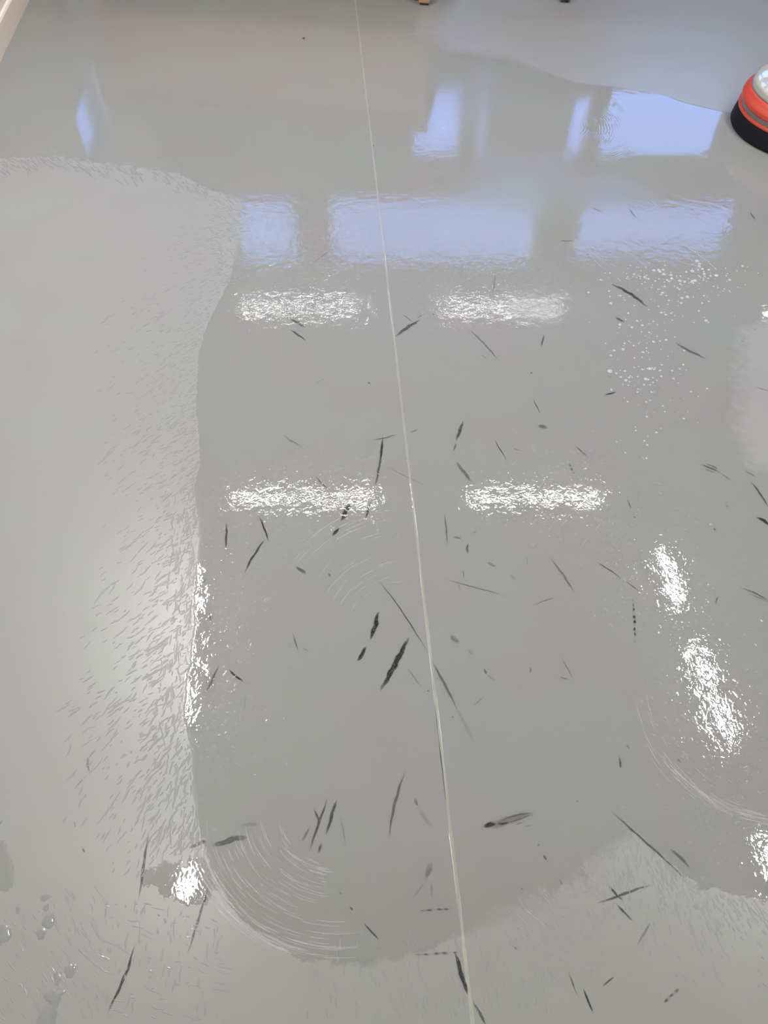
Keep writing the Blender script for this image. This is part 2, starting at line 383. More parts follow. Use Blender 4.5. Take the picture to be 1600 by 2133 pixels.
# back wall with its openings: (x0, x1, z0, z1)
WY = 6.0
OPEN = [(-1.33, -0.77, 2.25, 2.95), (-0.47, 1.36, 2.24, 2.95), (1.70, 3.10, 2.28, 2.86),
        (0.22, 0.62, 1.34, 1.92), (0.74, 1.62, 1.34, 1.92), (1.72, 2.68, 1.34, 1.92)]
def holed_wall(x0, x1, z0, z1, holes, y, th):
    xsn = sorted({x0, x1, *[v for h in holes for v in h[:2]]}); zsn = sorted({z0, z1, *[v for h in holes for v in h[2:]]})
    bm = bmesh.new()
    for i in range(len(xsn) - 1):
        for k in range(len(zsn) - 1):
            cx, cz = (xsn[i] + xsn[i + 1]) / 2, (zsn[k] + zsn[k + 1]) / 2
            if any(h[0] < cx < h[1] and h[2] < cz < h[3] for h in holes): continue
            box_bm(bm, (cx, y + th / 2, cz), (xsn[i + 1] - xsn[i], th, zsn[k + 1] - zsn[k]))
    bmesh.ops.remove_doubles(bm, verts=bm.verts, dist=1e-5)
    return bm
tag(obj('wall_back', holed_wall(-1.92, 4.84, 0, CEIL, OPEN, WY, 0.15), M_GREYWALL, smooth=False), kind='structure', label='grey window wall at the far end')
mg, N, L = new_mat('window_glass'); N.remove(N['Principled BSDF'])
tr = N.new('ShaderNodeBsdfTransparent'); tr.inputs[0].default_value = (0.93, 0.95, 0.95, 1); gl = N.new('ShaderNodeBsdfGlossy'); gl.inputs['Roughness'].default_value = 0.0
fr = fresnel(N, L, 1.45); mxs = N.new('ShaderNodeMixShader'); L.new(fr.outputs[0], mxs.inputs[0]); L.new(tr.outputs[0], mxs.inputs[1]); L.new(gl.outputs[0], mxs.inputs[2]); L.new(mxs.outputs[0], N['Material Output'].inputs[0])
WHERE = ['small upper', 'wide middle upper', 'right upper', 'narrow lower', 'middle lower', 'right lower']
for i, (x0, x1, z0, z1) in enumerate(OPEN):
    w = tag(empty('window_%d' % (i + 1), ((x0 + x1) / 2, WY, z0)), '%s window of the far wall' % WHERE[i], kind='structure')
    hw, hh, t = (x1 - x0) / 2, z1 - z0, 0.025
    bm = bmesh.new()
    for c, s in (((-hw + t / 2, .06, hh / 2), (t, .05, hh)), ((hw - t / 2, .06, hh / 2), (t, .05, hh)), ((0, .06, t / 2), (2 * hw - 2 * t, .05, t)), ((0, .06, hh - t / 2), (2 * hw - 2 * t, .05, t))): box_bm(bm, c, s, 0.003)
    obj('window_frame', bm, M_FRAME, w)
    box('pane', (0, .065, hh / 2), (2 * hw - 2 * t, .004, hh - 2 * t), mg, w)
    pl = bpy.data.lights.new('window_portal', 'AREA'); pl.shape = 'RECTANGLE'; pl.size = 2 * hw; pl.size_y = hh; pl.cycles.is_portal = True
    po = bpy.data.objects.new('window_portal', pl); COL.objects.link(po); po.location = ((x0 + x1) / 2, WY + 0.16, z0 + hh / 2); po.rotation_euler = (-math.pi / 2, 0, 0)

sc_ = (SL0 + SL1) / 2 + ln * 0.074; rz_ = math.atan2(ld.y, ld.x); sw_, sh_ = (SL1 - SL0).length, SLZ1 - SLZ0
w = tag(empty('window_7', (sc_.x, sc_.y, SLZ0), rz_), 'narrow low window in the left wall', kind='structure')
bm = bmesh.new()
for c, sz in (((-sw_ / 2 + .009, 0, sh_ / 2), (.018, .05, sh_)), ((sw_ / 2 - .009, 0, sh_ / 2), (.018, .05, sh_)), ((0, 0, .009), (sw_ - .036, .05, .018)), ((0, 0, sh_ - .009), (sw_ - .036, .05, .018))): box_bm(bm, c, sz, 0.002)
obj('window_frame', bm, M_FRAME, w)
box('pane', (0, 0, sh_ / 2), (sw_ - .036, .004, sh_ - .036), mg, w)
pl = bpy.data.lights.new('window_portal', 'AREA'); pl.shape = 'RECTANGLE'; pl.size = sw_; pl.size_y = sh_; pl.cycles.is_portal = True
po = bpy.data.objects.new('window_portal', pl); COL.objects.link(po); q_ = sc_ + ln * 0.08
po.matrix_world = Matrix.Translation((q_.x, q_.y, SLZ0 + sh_ / 2)) @ (-ln).to_track_quat('-Z', 'Z').to_matrix().to_4x4()

# ------------------------------------------------------------------ ceiling lamps
def lamp_master(length, width=0.06, tube_mat=None):
    root = empty('ceiling_lamp', (0, 0, CEIL))
    bm = bmesh.new(); box_bm(bm, (0, 0, -0.02), (length + .03, width + .05, 0.04), 0.006); obj('housing', bm, M_WHITEMETAL, root)
    bm = bmesh.new(); n = 10; hw = width / 2
    sec = [(-hw + width * k / n, -0.04 - 0.022 * math.sin(math.pi * k / n)) for k in range(n + 1)]
    ring = [[bm.verts.new((x, y, z)) for y, z in sec] for x in (-length / 2, length / 2)]
    for k in range(n): bm.faces.new((ring[0][k], ring[0][k + 1], ring[1][k + 1], ring[1][k]))
    bm.faces.new(ring[0]); bm.faces.new(ring[1])
    obj('diffuser', bm, tube_mat or M_LAMP, root)
    return root
def copy_tree(o, parent=None):
    c = o.copy(); COL.objects.link(c)
    if parent: c.parent = parent
    for ch in list(o.children): copy_tree(ch, c)
    return c
R4 = math.radians(4)
LAMPS = [(1.06, -0.58, 3.40, 0.0, 'batten lamp over the middle of the floor, left one of the near row'),
         (0.98, 1.12, 3.40, 0.0, 'batten lamp over the middle of the floor, right one of the near row'),
         (1.08, -0.75, 5.53, 0.0, 'batten lamp near the window wall, left of the far row'),
         (1.10, 1.06, 5.53, 0.0, 'batten lamp near the window wall, middle of the far row'),
         (1.10, 3.92, 5.45, 0.0, 'batten lamp near the window wall, right of the far row'),
         (1.10, -1.26, 2.26, math.pi / 2 + R4, 'batten lamp running along the left wall, farther one'),
         (0.30, -1.06, 0.84, math.pi / 2 + R4, 'short batten lamp running along the left wall, nearer one'),
         (0.42, 1.95, 2.71, math.pi / 2 + R4, 'short batten lamp on the right, farthest of three'),
         (0.62, 2.03, 1.88, math.pi / 2 + R4 * 1.6, 'short batten lamp on the right, middle of three'),
         (0.32, 2.12, 0.86, math.pi / 2 + R4, 'short batten lamp on the right, nearest of three'),
         (1.10, 0.95, -1.9, 0.0, 'batten fill lamp added unseen behind the viewer, on the right'),  # rear pair is unseen, added to brighten the near floor
         (1.10, -0.75, -1.9, 0.0, 'batten fill lamp added unseen behind the viewer, on the left')]
for ln_, x, y, rz, lab in LAMPS:
    r = lamp_master(ln_, 0.042 if y > 5 else 0.044 if y > 3 else 0.055, M_LAMP_FAR if y > 5 else M_LAMP_MID if y > 3 else M_LAMP_FILL if y < 0 else M_LAMP_SIDE); r.location = (x, y, CEIL); r.rotation_euler.z = rz
    tag(r, 'white ' + lab, 'lamp', 'ceiling batten lamps')

# ------------------------------------------------------------------ weld seam of the vinyl
S0, S1 = at(985, 2133), at(740, 0)
sd = (S1 - S0).normalized(); sn = Vector((sd.y, -sd.x, 0))
def strip(name, a, b, half, z, mat, parent, crown=0.0, n=120):
    d = (b - a).normalized(); nn = Vector((d.y, -d.x, 0)); co = []; fs = []
    for i in range(n + 1):
        p = a + (b - a) * (i / n); wob = half * (1 + 0.12 * math.sin(i * 1.7) + 0.1 * math.sin(i * 0.63))
        for k, (o, zz) in enumerate(((-1, 0.0), (-0.5, crown), (0.5, crown), (1, 0.0))):
            q = p + nn * wob * o; co.append((q.x, q.y, z + zz))
        if i:
            for k in range(3): fs.append((4 * i - 4 + k, 4 * i + k, 4 * i + k + 1, 4 * i - 3 + k))
    me = bpy.data.meshes.new(name); me.from_pydata(co, [], fs); set_fields(me, np.array(co)[:, :2]); me.materials.append(mat)
    for f in me.polygons: f.use_smooth = True
    return link(name, me, parent)
weld = strip('weld_seam', S0 - sd * 0.3, S0 + sd * 5.75, 0.0030, 0.0001, M_WELD, floor, crown=0.0004, n=240)
tag(weld, 'thin pale welded seam running across the vinyl')

# ------------------------------------------------------------------ scuff marks: (pixel polyline, width in px, darkness, dashes)
SCUFFS = [
 ([(589,906),(607,919),(630,930)],4,.35), ([(798,904),(794,950),(783,1010),(779,1027)],5,.6), ([(797,915),(793,955)],6,.6), ([(656,991),(672,1009),(685,1020)],3,.6),
 ([(539,1074),(547,1091),(561,1130)],4,.8), ([(472,1088),(472,1110),(470,1146)],4.5,.75), ([(552,1121),(535,1148),(520,1170),(509,1197)],5,.75), ([(615,1179),(639,1197)],8,.5),
 ([(684,1194),(689,1202)],4,.6), ([(728,1048),(719,1070),(710,1086)],10,.9), ([(706,1097),(693,1118)],7,.85), ([(772,1047),(761,1082)],4.5,.8), ([(432,1204),(410,1225)],4,.45),
 ([(436,1275),(440,1297)],3,.5), ([(610,1318),(616,1340),(622,1358)],3,.5), ([(788,1273),(783,1300),(776,1320),(770,1334)],9,.95), ([(763,1346),(755,1362),(744,1378)],8,.95),
 ([(852,1326),(838,1355),(823,1384),(808,1412),(792,1440)],11,1.0), ([(784,1203),(822,1251),(853,1297),(894,1362)],3,.55), ([(898,1375),(917,1408),(934,1440),(953,1478)],5.5,.5),
 ([(953,1478),(972,1515),(990,1552)],7,.13), ([(847,1389),(862,1410),(880,1434)],2.5,.4), ([(937,1322),(957,1340)],10,.32), ([(975,1353),(986,1364)],9,.22), ([(1008,1392),(1014,1405)],4.5,.5),
 ([(1014,1405),(1033,1419)],4,.25), ([(1009,1450),(985,1472)],2.5,.4), ([(628,1348),(644,1357)],2.5,.35), ([(919,1203),(953,1214),(1028,1234),(1060,1246)],2.5,.4), ([(953,1214),(961,1232)],2.5,.25),
 ([(773,917),(800,913),(820,907),(830,905)],3,.55), ([(854,901),(872,895)],3,.4), ([(965,875),(958,897),(950,920)],7,.65), ([(950,922),(945,941)],4.5,.5), ([(1029,914),(1041,935),(1056,958)],3,.55),
 ([(1067,934),(1089,940)],3,.4), ([(948,960),(960,975),(973,992),(984,1006)],7,.45), ([(1119,887),(1130,889),(1142,891)],10,.45), ([(1184,961),(1190,975),(1197,990)],4.5,.7,1), ([(800,969),(844,992),(895,1016)],2.5,.28),
 ([(926,1068),(930,1105),(932,1137)],3.5,.42), ([(942,1119),(962,1121)],5,.35), ([(977,1131),(972,1141),(976,1155)],5,.5), ([(986,1112),(991,1105)],5,.35), ([(1015,1170),(1035,1182)],7,.4),
 ([(964,1186),(967,1205)],2.5,.5), ([(1145,1160),(1175,1200),(1200,1240)],5,.38), ([(1097,1160),(1099,1178)],3,.3), ([(1062,1196),(1074,1208)],5,.22), ([(1157,1244),(1132,1252),(1110,1262)],3,.32),
 ([(1110,831),(1126,862)],3,.5), ([(605,664),(618,671),(636,682)],7,.65), ([(605,686),(620,697),(638,710)],5,.6), ([(877,665),(852,680),(822,702)],8,.6), ([(837,654),(861,671)],3,.4), ([(885,653),(868,663)],3,.35),
 ([(973,682),(1006,713),(1043,755)],3.5,.42), ([(997,737),(1017,749)],3,.3), ([(1134,695),(1127,725)],3.5,.6), ([(767,795),(771,800)],4,.7), ([(901,653),(905,656)],4,.7), ([(1105,775),(1109,779)],4,.5), ([(656,800),(678,787)],4,.2),
 ([(1032,568),(1030,590),(1027,612)],3.5,.3), ([(1271,591),(1292,600),(1318,615),(1335,628),(1350,641)],8,.75), ([(1281,661),(1302,671)],6,.55), ([(1404,712),(1432,729),(1474,749)],7,.5), ([(1259,823),(1272,820),(1285,816)],3.5,.85),
 ([(1268,785),(1274,786)],4,.4), ([(1570,806),(1600,814),(1612,818)],3.5,.4), ([(1197,928),(1218,946),(1225,953)],3.5,.55), ([(1459,967),(1480,975),(1500,984)],5,.5), ([(1469,965),(1484,971),(1499,979)],4,.45),
 ([(1466,975),(1490,986)],3,.4), ([(1500,985),(1528,1004)],2.5,.38), ([(1550,979),(1575,994)],3.5,.4), ([(1563,1001),(1582,1026),(1602,1058)],4.5,.65), ([(1574,1077),(1590,1084),(1606,1096)],8,.8),
 ([(1307,1040),(1315,1060)],3.5,.45), ([(1319,1076),(1324,1079)],4,.5), ([(1489,1092),(1488,1110)],5,.65,1), ([(1513,1050),(1517,1058)],5,.35), ([(1242,1170),(1272,1189),(1294,1204)],3.5,.55), ([(1304,1211),(1332,1232)],3.5,.5),
 ([(1318,1245),(1322,1295),(1323,1342)],5,.85,1), ([(1544,1224),(1570,1234),(1604,1252)],4,.5), ([(1557,1235),(1604,1256)],3,.4), ([(1496,1241),(1490,1260)],4,.4), ([(457,1384),(442,1417),(427,1448)],5,.5),
 ([(475,1394),(487,1405),(509,1422)],4.5,.9), ([(510,1447),(510,1480)],2,.3), ([(684,1660),(662,1720),(644,1775)],5.5,.6), ([(702,1662),(690,1702),(679,1741)],7,.65), ([(671,1756),(662,1778)],6,.5), ([(654,1684),(664,1710)],4.5,.55),
 ([(646,1722),(628,1754)],5,.38), ([(710,1700),(716,1735),(720,1763)],3,.26), ([(392,1767),(412,1758),(432,1752)],8,.7), ([(440,1763),(470,1753),(500,1745),(520,1743)],12,.5), ([(500,1718),(540,1717)],7,.2),
 ([(845,1604),(832,1640),(820,1682),(809,1748)],6,.5), ([(864,1662),(870,1680)],6,.38), ([(872,1685),(900,1725)],8,.13), ([(1132,1780),(1139,1793)],5,.45), ([(1120,1757),(1124,1763)],5,.35), ([(1169,1370),(1195,1415)],2.5,.4),
 ([(1165,1410),(1185,1416)],4,.38), ([(1105,1389),(1105,1402)],4,.4), ([(890,1437),(894,1441)],4,.6), ([(941,1492),(945,1495)],4,.6), ([(898,1793),(893,1815),(888,1832)],12,.26), ([(898,1835),(900,1870)],4,.22), ([(886,1838),(858,1872)],4,.16),
 ([(872,1897),(910,1895),(945,1893)],4,.7,1), ([(856,1990),(900,1987),(964,1983)],4.5,.65,1), ([(1060,1977),(1092,1974)],4.5,.6,1), ([(729,1889),(735,1897)],4,.55), ([(707,1858),(711,1863)],4,.5), ([(757,1922),(775,1942),(791,1960)],4,.65),
 ([(946,1980),(957,2012),(964,2043),(980,2078)],9,.8), ([(985,2085),(998,2108),(1014,2140)],6,.6), ([(1085,1850),(1089,1853)],4,.5), ([(1269,1686),(1319,1731),(1375,1781),(1434,1836)],4.5,.6), ([(1395,1767),(1412,1781),(1439,1809)],7,.45),
 ([(1361,1841),(1319,1855),(1287,1867),(1241,1883)],5,.6), ([(1264,1842),(1283,1862),(1300,1878)],5,.75), ([(1283,1883),(1300,1900),(1319,1919)],5,.7), ([(1356,1919),(1328,1969)],5,.3), ([(1214,2058),(1226,2086),(1236,2112)],4.5,.8),
 ([(1183,2022),(1193,2048),(1203,2075)],3.5,.45), ([(1281,2034),(1253,2055)],4,.6), ([(1425,2048),(1400,2072),(1372,2100)],5,.6,1), ([(1201,1666),(1204,1671)],5,.35), ([(1166,1831),(1171,1844)],4,.45), ([(1291,1575),(1292,1590),(1293,1602)],5,.5),
 ([(1306,1550),(1311,1561)],4,.35), ([(1411,1580),(1420,1590)],5,.42), ([(311,1729),(305,1765),(300,1795),(289,1877)],5.5,.75), ([(437,1840),(416,1907),(390,1990)],5,.6), ([(281,1967),(266,2020),(244,2069),(223,2112)],6,.9),
 ([(155,1710),(157,1724)],3,.5), ([(172,1766),(176,1776)],4,.5), ([(182,1575),(184,1600),(187,1610)],5,.5), ([(201,1560),(182,1582)],3,.4), ([(181,1614),(152,1647)],3,.4), ([(6,1708),(-4,1722)],4,.4), ([(631,78),(635,82)],5,1.0),
 ([(1562,441),(1574,460)],4,.55), ([(1234,432),(1255,443)],4,.35), ([(1309,432),(1325,455)],4,.35), ([(1165,502),(1195,502)],4,.4), ([(775,302),(780,304)],4,.5), ([(890,14),(897,20)],3,.5,1), ([(1165,26),(1168,26)],4,.4), ([(647,552),(690,520)],3,.25),
]
def ribbon(pts_px, wpx, ink, dashed=0, jitter=0.3):
    P = [at(*p) for p in pts_px]
    seg = [0.0]
    for a, b in zip(P, P[1:]): seg.append(seg[-1] + (b - a).length)
    Lm = seg[-1]; n = max(5, min(28, int(Lm / 0.006)))
    mid = pts_px[len(pts_px) // 2]
    w = (at(mid[0] + 1, mid[1]) - at(*mid)).length * wpx * 0.5
    co, inks, al, fs = [], [], [], []
    ph = random.uniform(0, 50)
    for i in range(n + 1):
        s = Lm * i / n; k = 0
        while k < len(seg) - 2 and s > seg[k + 1]: k += 1
        f = (s - seg[k]) / max(1e-9, seg[k + 1] - seg[k]); p = P[k].lerp(P[k + 1], f)
        d = (P[k + 1] - P[k]).normalized(); nn = Vector((d.y, -d.x, 0))
        t = i / n; taper = max(0.0, math.sin(math.pi * min(1, max(0, t))) ** 0.8)
        ww = w * (0.25 + 0.75 * taper) * (1 + jitter * math.sin(i * 1.9 + ph) * 0.5)
        off = w * 0.2 * math.sin(i * 1.1 + ph)
        dash = 1.0 if not dashed else (1.0 if math.sin(s * 420 + ph) > 0.25 else 0.04)
        for j, (o, v) in enumerate(((-1.25, 0), (-0.7, 1), (0.7, 1), (1.25, 0))):
            q = p + nn * (ww * o + off); co.append((q.x, q.y, 0.00035)); inks.append(ink * v * min(1, taper * 1.3) * dash)
            al.append((s * 160, o * 1.8 + ph, ph))
        if i:
            for j in range(3): fs.append((4 * i - 4 + j, 4 * i + j, 4 * i + j + 1, 4 * i - 3 + j))
    return co, inks, al, fs
def scuff(name, data, mat):
    co, inks, al, fs = data
    me = bpy.data.meshes.new(name); me.from_pydata(co, [], fs)
    set_fields(me, np.array(co)[:, :2])
    a = me.attributes.new('ink', 'FLOAT', 'POINT'); a.data.foreach_set('value', np.array(inks, np.float32))
    a = me.attributes.new('along', 'FLOAT_VECTOR', 'POINT'); a.data.foreach_set('vector', np.array(al, np.float32).ravel())
    me.materials.append(mat)
    return link(name, me, floor)
for s in SCUFFS:
    scuff('scuff_mark', ribbon(s[0], s[1], s[2] * (0.86 if s[2] < 0.8 else 1), s[3] if len(s) > 3 else 0), M_SCUFF)
# open seam edge beside the weld
scuff('seam_gap', ribbon([(896,1360),(905,1450),(914,1530),(926,1640),(936,1715)], 3.2, 0.75, 0, 0.1), M_SCUFF)
scuff('seam_gap', ribbon([(861,1060),(867,1110)], 2.5, 0.5), M_SCUFF)
# the leaf shaped scuff: pale middle, brown tip
leaf = tag(scuff('scuff_mark', ribbon([(998,1724),(1030,1718),(1062,1708),(1085,1700),(1114,1694)], 16, 0.22, 0, 0.0), M_SCUFF_BROWN), 'leaf shaped scuff with a pale middle and a dark brown tip')
scuff('scuff_mark', ribbon([(1006,1721),(1018,1719),(1034,1715)], 9.5, 0.9, 0, 0.0), M_SCUFF_BROWN)
scuff('scuff_mark', ribbon([(1034,1715),(1045,1716),(1062,1713)], 5, 0.6, 0, 0.0), M_SCUFF_BROWN)
scuff('scuff_mark', ribbon([(1038,1712),(1062,1702),(1085,1696),(1112,1693)], 3, 0.38, 0, 0.0), M_SCUFF_BROWN)
scuff('scuff_mark', ribbon([(1055,1714),(1085,1706),(1112,1694)], 2.5, 0.35, 0, 0.0), M_SCUFF_BROWN)
scuff('scuff_mark', ribbon([(1072,1718),(1092,1712)], 2.5, 0.35), M_SCUFF_BROWN)
scuff('scuff_mark', ribbon([(1090,1722),(1112,1719)], 2.5, 0.3), M_SCUFF_BROWN)

# ------------------------------------------------------------------ water standing on the floor: streaks, beads, suds, drops
class Beads:
    def __init__(self): self.co, self.fs = [], []
    def ridge(self, pts, w, h, n=None, wob=0.25):
        """long low ridge of water along floor points, half width w, height h"""
        P = [Vector(p) for p in pts]; n = n or max(4, min(12, int(sum((b - a).length for a, b in zip(P, P[1:])) / (w * 2.2))))
        seg = [0.0]
        for a, b in zip(P, P[1:]): seg.append(seg[-1] + (b - a).length)
        base = len(self.co); ph = random.uniform(0, 9); prev = None
        for i in range(n + 1):
            s = seg[-1] * i / n; k = 0
            while k < len(seg) - 2 and s > seg[k + 1]: k += 1
            p = P[k].lerp(P[k + 1], (s - seg[k]) / max(1e-9, seg[k + 1] - seg[k]))
            d = (P[k + 1] - P[k]).normalized(); nn = Vector((d.y, -d.x, 0))
            t = i / n; e = max(0.12, math.sin(math.pi * (0.06 + 0.88 * t)) ** 0.6) * (1 + wob * math.sin(i * 1.8 + ph))
            p = p + nn * w * wob * 1.3 * math.sin(i * 1.25 + ph * 2)
            for o, z in ((-1, -0.05), (-0.6, 0.64), (0, 1.0), (0.6, 0.64), (1, -0.05)):
                q = p + nn * w * e * o; self.co.append((q.x, q.y, 0.0004 + max(0, z) * h * e if z > 0 else 0.0001))
            if i:
                a = base + 5 * (i - 1); b = a + 5
                for j in range(4): self.fs.append((a + j, a + j + 1, b + j + 1, b + j))
    def dome(self, c, rx, ry, h, rot=0.0, n=8, rag=0.0):
        base = len(self.co); ph = random.uniform(0, 6); ca, sa = math.cos(rot), math.sin(rot)
        self.co.append((c[0], c[1], 0.0003 + h))
        for fr, z in ((0.45, 0.83), (0.8, 0.42), (1.0, 0.0)):
            for k in range(n):
                t = 2 * math.pi * k / n; r = fr * (1 + rag * (0.6 * math.sin(3 * t + ph) + 0.4 * math.sin(5 * t + 2 * ph) + 0.35 * math.sin(8 * t + ph)) * fr)
                x, y = rx * r * math.cos(t), ry * r * math.sin(t)
                self.co.append((c[0] + x * ca - y * sa, c[1] + x * sa + y * ca, 0.0003 + h * z if z else 0.0001))
        for k in range(n):
            j = (k + 1) % n
            self.fs.append((base, base + 1 + k, base + 1 + j))
            for q in range(2):
                a = base + 1 + q * n; self.fs.append((a + k, a + n + k, a + n + j, a + j))
    def build(self, name, mat):
        me = bpy.data.meshes.new(name); me.from_pydata(self.co, [], self.fs); me.materials.append(mat)
        bm = bmesh.new(); bm.from_mesh(me); bmesh.ops.recalc_face_normals(bm, faces=bm.faces); bm.to_mesh(me); bm.free()
        me.polygons.foreach_set('use_smooth', np.ones(len(me.polygons), bool))
        # normals of an open sheet: make them look up
        if sum(p.normal.z for p in me.polygons) < 0: me.flip_normals()
        return link(name, me)
def mpp(px, py): return (at(px + 1, py) - at(px, py)).length          # metres per pixel across
def streak(B, px, py, dx, dy, lpx, wpx, hr=0.28, bend=0.07):
    l = math.hypot(dx, dy); dx, dy = dx / l, dy / l; k = random.uniform(-bend, bend) * lpx
    pts = [at(px - dx * lpx / 2, py - dy * lpx / 2), at(px - dy * k, py + dx * k), at(px + dx * lpx / 2, py + dy * lpx / 2)]
    w = mpp(px, py) * wpx / 2
    B.ridge(pts, w, w * 2 * hr, wob=0.18)
EX = {}
ey = [p for p in EDGE if 420 <= p[1] <= 1800 and p[0] < 520]; ey.sort(key=lambda p: p[1])
def edge_x(y): return float(np.interp(y, [p[1] for p in ey], [p[0] for p in ey]))
B = Beads()
for _ in range(2050):                                                   # fringe along the left edge of the sheet
    y = random.uniform(430, 1830); sc = np.interp(y, [430, 600, 900, 1150, 1450, 1700, 1830], [40, 75, 62, 62, 80, 90, 60])
    d = random.expovariate(1 / sc)
    if d > sc * 3.2: continue
    x = edge_x(y) - d - 2
    if x < 0: continue
    ang = math.radians(np.interp(y, [430, 600, 800, 1000, 1300, 1500, 1700, 1850], [12, 22, 33, 30, 38, 40, 58, 68]) + random.gauss(0, 9))
    if d < 55 and y > 1020 and random.random() < 0.6: ang = math.radians(random.gauss(80, 10))
    size = np.interp(y, [430, 800, 1200, 1800], [0.6, 0.75, 1.1, 1.2])
    lp = min(70, random.lognormvariate(2.35, 0.55)) * size * (1.25 if d > 40 else 1)
    streak(B, x, y, -math.cos(ang), math.sin(ang), lp, random.uniform(1.6, 3.9) * size, random.choice((0.014, 0.022, 0.035, 0.06)))
for _ in range(300):                                                    # bottom left corner
    x, y = random.uniform(0, 470), random.uniform(1850, 2125)
    if y < 1850 + 0.25 * abs(180 - x): continue
    if x < 215: a = random.gauss(58, 9)
    else: a = random.choice((random.gauss(14, 7), random.gauss(96, 5)))
    a = math.radians(a)
    streak(B, x, y, math.cos(a), math.sin(a), min(70, random.lognormvariate(2.65, 0.6)), random.uniform(1.8, 5.0), random.choice((0.015, 0.03, 0.06, 0.1)))
for _ in range(560):                                                    # bottom right
    x = random.uniform(1060, 1600); yb = np.interp(x, [1060, 1180, 1260, 1325, 1385, 1455, 1540, 1600], [1900, 1845, 1775, 1745, 1795, 1852, 1872, 1882])
    y = yb + random.expovariate(1 / 65)
    if y > 2110: continue
    a = math.radians(np.interp(x, [1060, 1300, 1450, 1600], [62, 80, 66, 56]) + random.gauss(0, 8))
    if x < 1250: a = math.radians(random.gauss(50, 15))
    streak(B, x, y, math.cos(a), math.sin(a), min(60, random.lognormvariate(2.6, 0.55)), random.uniform(2.0, 4.4), random.choice((0.015, 0.03, 0.06, 0.1)))
for _ in range(150):                                                    # lower middle, faint
    x, y = random.uniform(640, 1150), random.uniform(1940, 2120)
    a = math.radians(random.gauss(78, 10)); streak(B, x, y, math.cos(a), math.sin(a), random.uniform(6, 26), random.uniform(1.2, 2.2), 0.12)
for _ in range(230):                                                    # upper left rim
    x = random.uniform(0, 490); y = np.interp(x, [0, 120, 250, 370, 430, 505], [335, 330, 350, 368, 395, 424]) + random.gauss(6, 11)
    a = math.radians(random.gauss(38, 14)); streak(B, x, y, math.cos(a), math.sin(a), random.uniform(6, 24), random.uniform(1.4, 3.0), 0.07)
for _ in range(130):
    x, y = random.uniform(440, 520), random.uniform(430, 590)
    a = math.radians(random.uniform(-30, 60)); streak(B, x, y, math.cos(a), math.sin(a), random.uniform(5, 16), random.uniform(1.6, 3.4), 0.06)
tag(B.build('water_streaks', M_WATER), 'fine raised streaks of water beading beyond the edges of the wet sheet', 'water', kind='stuff')

D = Beads()
ZONES = [(1180, 960, 150, 110, 330), (1400, 1200, 130, 150, 300), (1500, 1450, 110, 150, 330), (480, 1300, 60, 220, 330), (640, 1040, 190, 90, 420), (1480, 1640, 110, 110, 110),
         (470, 1500, 60, 110, 150), (1280, 1150, 90, 140, 130), (1530, 1740, 60, 70, 90), (1350, 560, 130, 40, 170), (700, 590, 260, 40, 130), (560, 640, 90, 40, 60), (1560, 650, 40, 30, 40)]
for cx, cy, sx, sy, n in ZONES:
    for _ in range(n):
        x, y = random.gauss(cx, sx * 0.75), random.gauss(cy, sy * 0.75)
        if not (-5 < x < 1605 and 0 < y < 2130) or (x < edge_x(y) + 8 and y > 420): continue
        r = mpp(x, y) * min(5.5, random.lognormvariate(0.8, 0.38)); D.dome(at(x, y), r * random.uniform(1, 1.5), r, r * min(0.12, random.lognormvariate(-4.0, 0.5)), random.uniform(0, 3), 7)
tag(D.build('water_beads', M_BEAD), 'tiny beads of water scattered over the wet grey floor', 'water', kind='stuff')

U = Beads()
def arc(B, cpx, rpx, a0, a1, wpx, hr=0.12, n=8, sq=0.95):
    """thin curved ridge left by the scrubbing pad round a pixel centre"""
    pts = []
    for i in range(n + 1):
        a = math.radians(a0 + (a1 - a0) * i / n); pts.append(at(cpx[0] + rpx * math.cos(a), cpx[1] + rpx * sq * math.sin(a)))
    w = mpp(*cpx) * wpx / 2; B.ridge(pts, w, w * 2 * hr, n=14, wob=0.15)
for _ in range(150):                                                    # lower left curve of the pad track
    r = random.uniform(120, 325); a = random.uniform(88, 172) if r > 240 else random.uniform(100, 165); da = random.uniform(4, 20)
    arc(U, (705, 1690), r, a - da / 2, a + da / 2, random.uniform(1.2, 2.6))
for _ in range(45):
    r = random.uniform(285, 335); a = random.uniform(105, 165); da = random.uniform(6, 18); arc(U, (705, 1690), r, a - da / 2, a + da / 2, random.uniform(1.5, 3.5))
for _ in range(42):                                                     # fan below the left lamp
    r = random.uniform(120, 300); a = random.uniform(205, 262); da = random.uniform(5, 16); arc(U, (850, 1330), r, a - da / 2, a + da / 2, random.uniform(1.5, 2.3), 0.06)
for _ in range(36):                                                     # right hand track
    r = random.gauss(330, 16); a = random.uniform(100, 165); da = random.uniform(4, 14); arc(U, (1660, 1400), r, a - da / 2, a + da / 2, random.uniform(1.1, 2.2))
for _ in range(40):
    r = random.gauss(330, 5); a = random.uniform(98, 140); da = random.uniform(4, 10); arc(U, (1660, 1400), r, a - da / 2, a + da / 2, random.uniform(1.5, 3))
for _ in range(26):                                                     # over the right lamp
    x, y = random.gauss(1190, 60), random.gauss(1040, 60); streak(U, x, y, 1, -1.3, random.uniform(10, 36), 1.5, 0.2)
for _ in range(26):                                                     # strokes across the bright lower right reflection
    x, y = random.uniform(1240, 1480), random.uniform(420, 560); streak(U, x, y, 1, random.uniform(0.2, 0.9), random.uniform(15, 60), 1.6, 0.12)
tag(U.build('suds_streaks', M_SUDS), 'thin curved soap streaks left by the scrubbing pad', 'suds', kind='stuff')

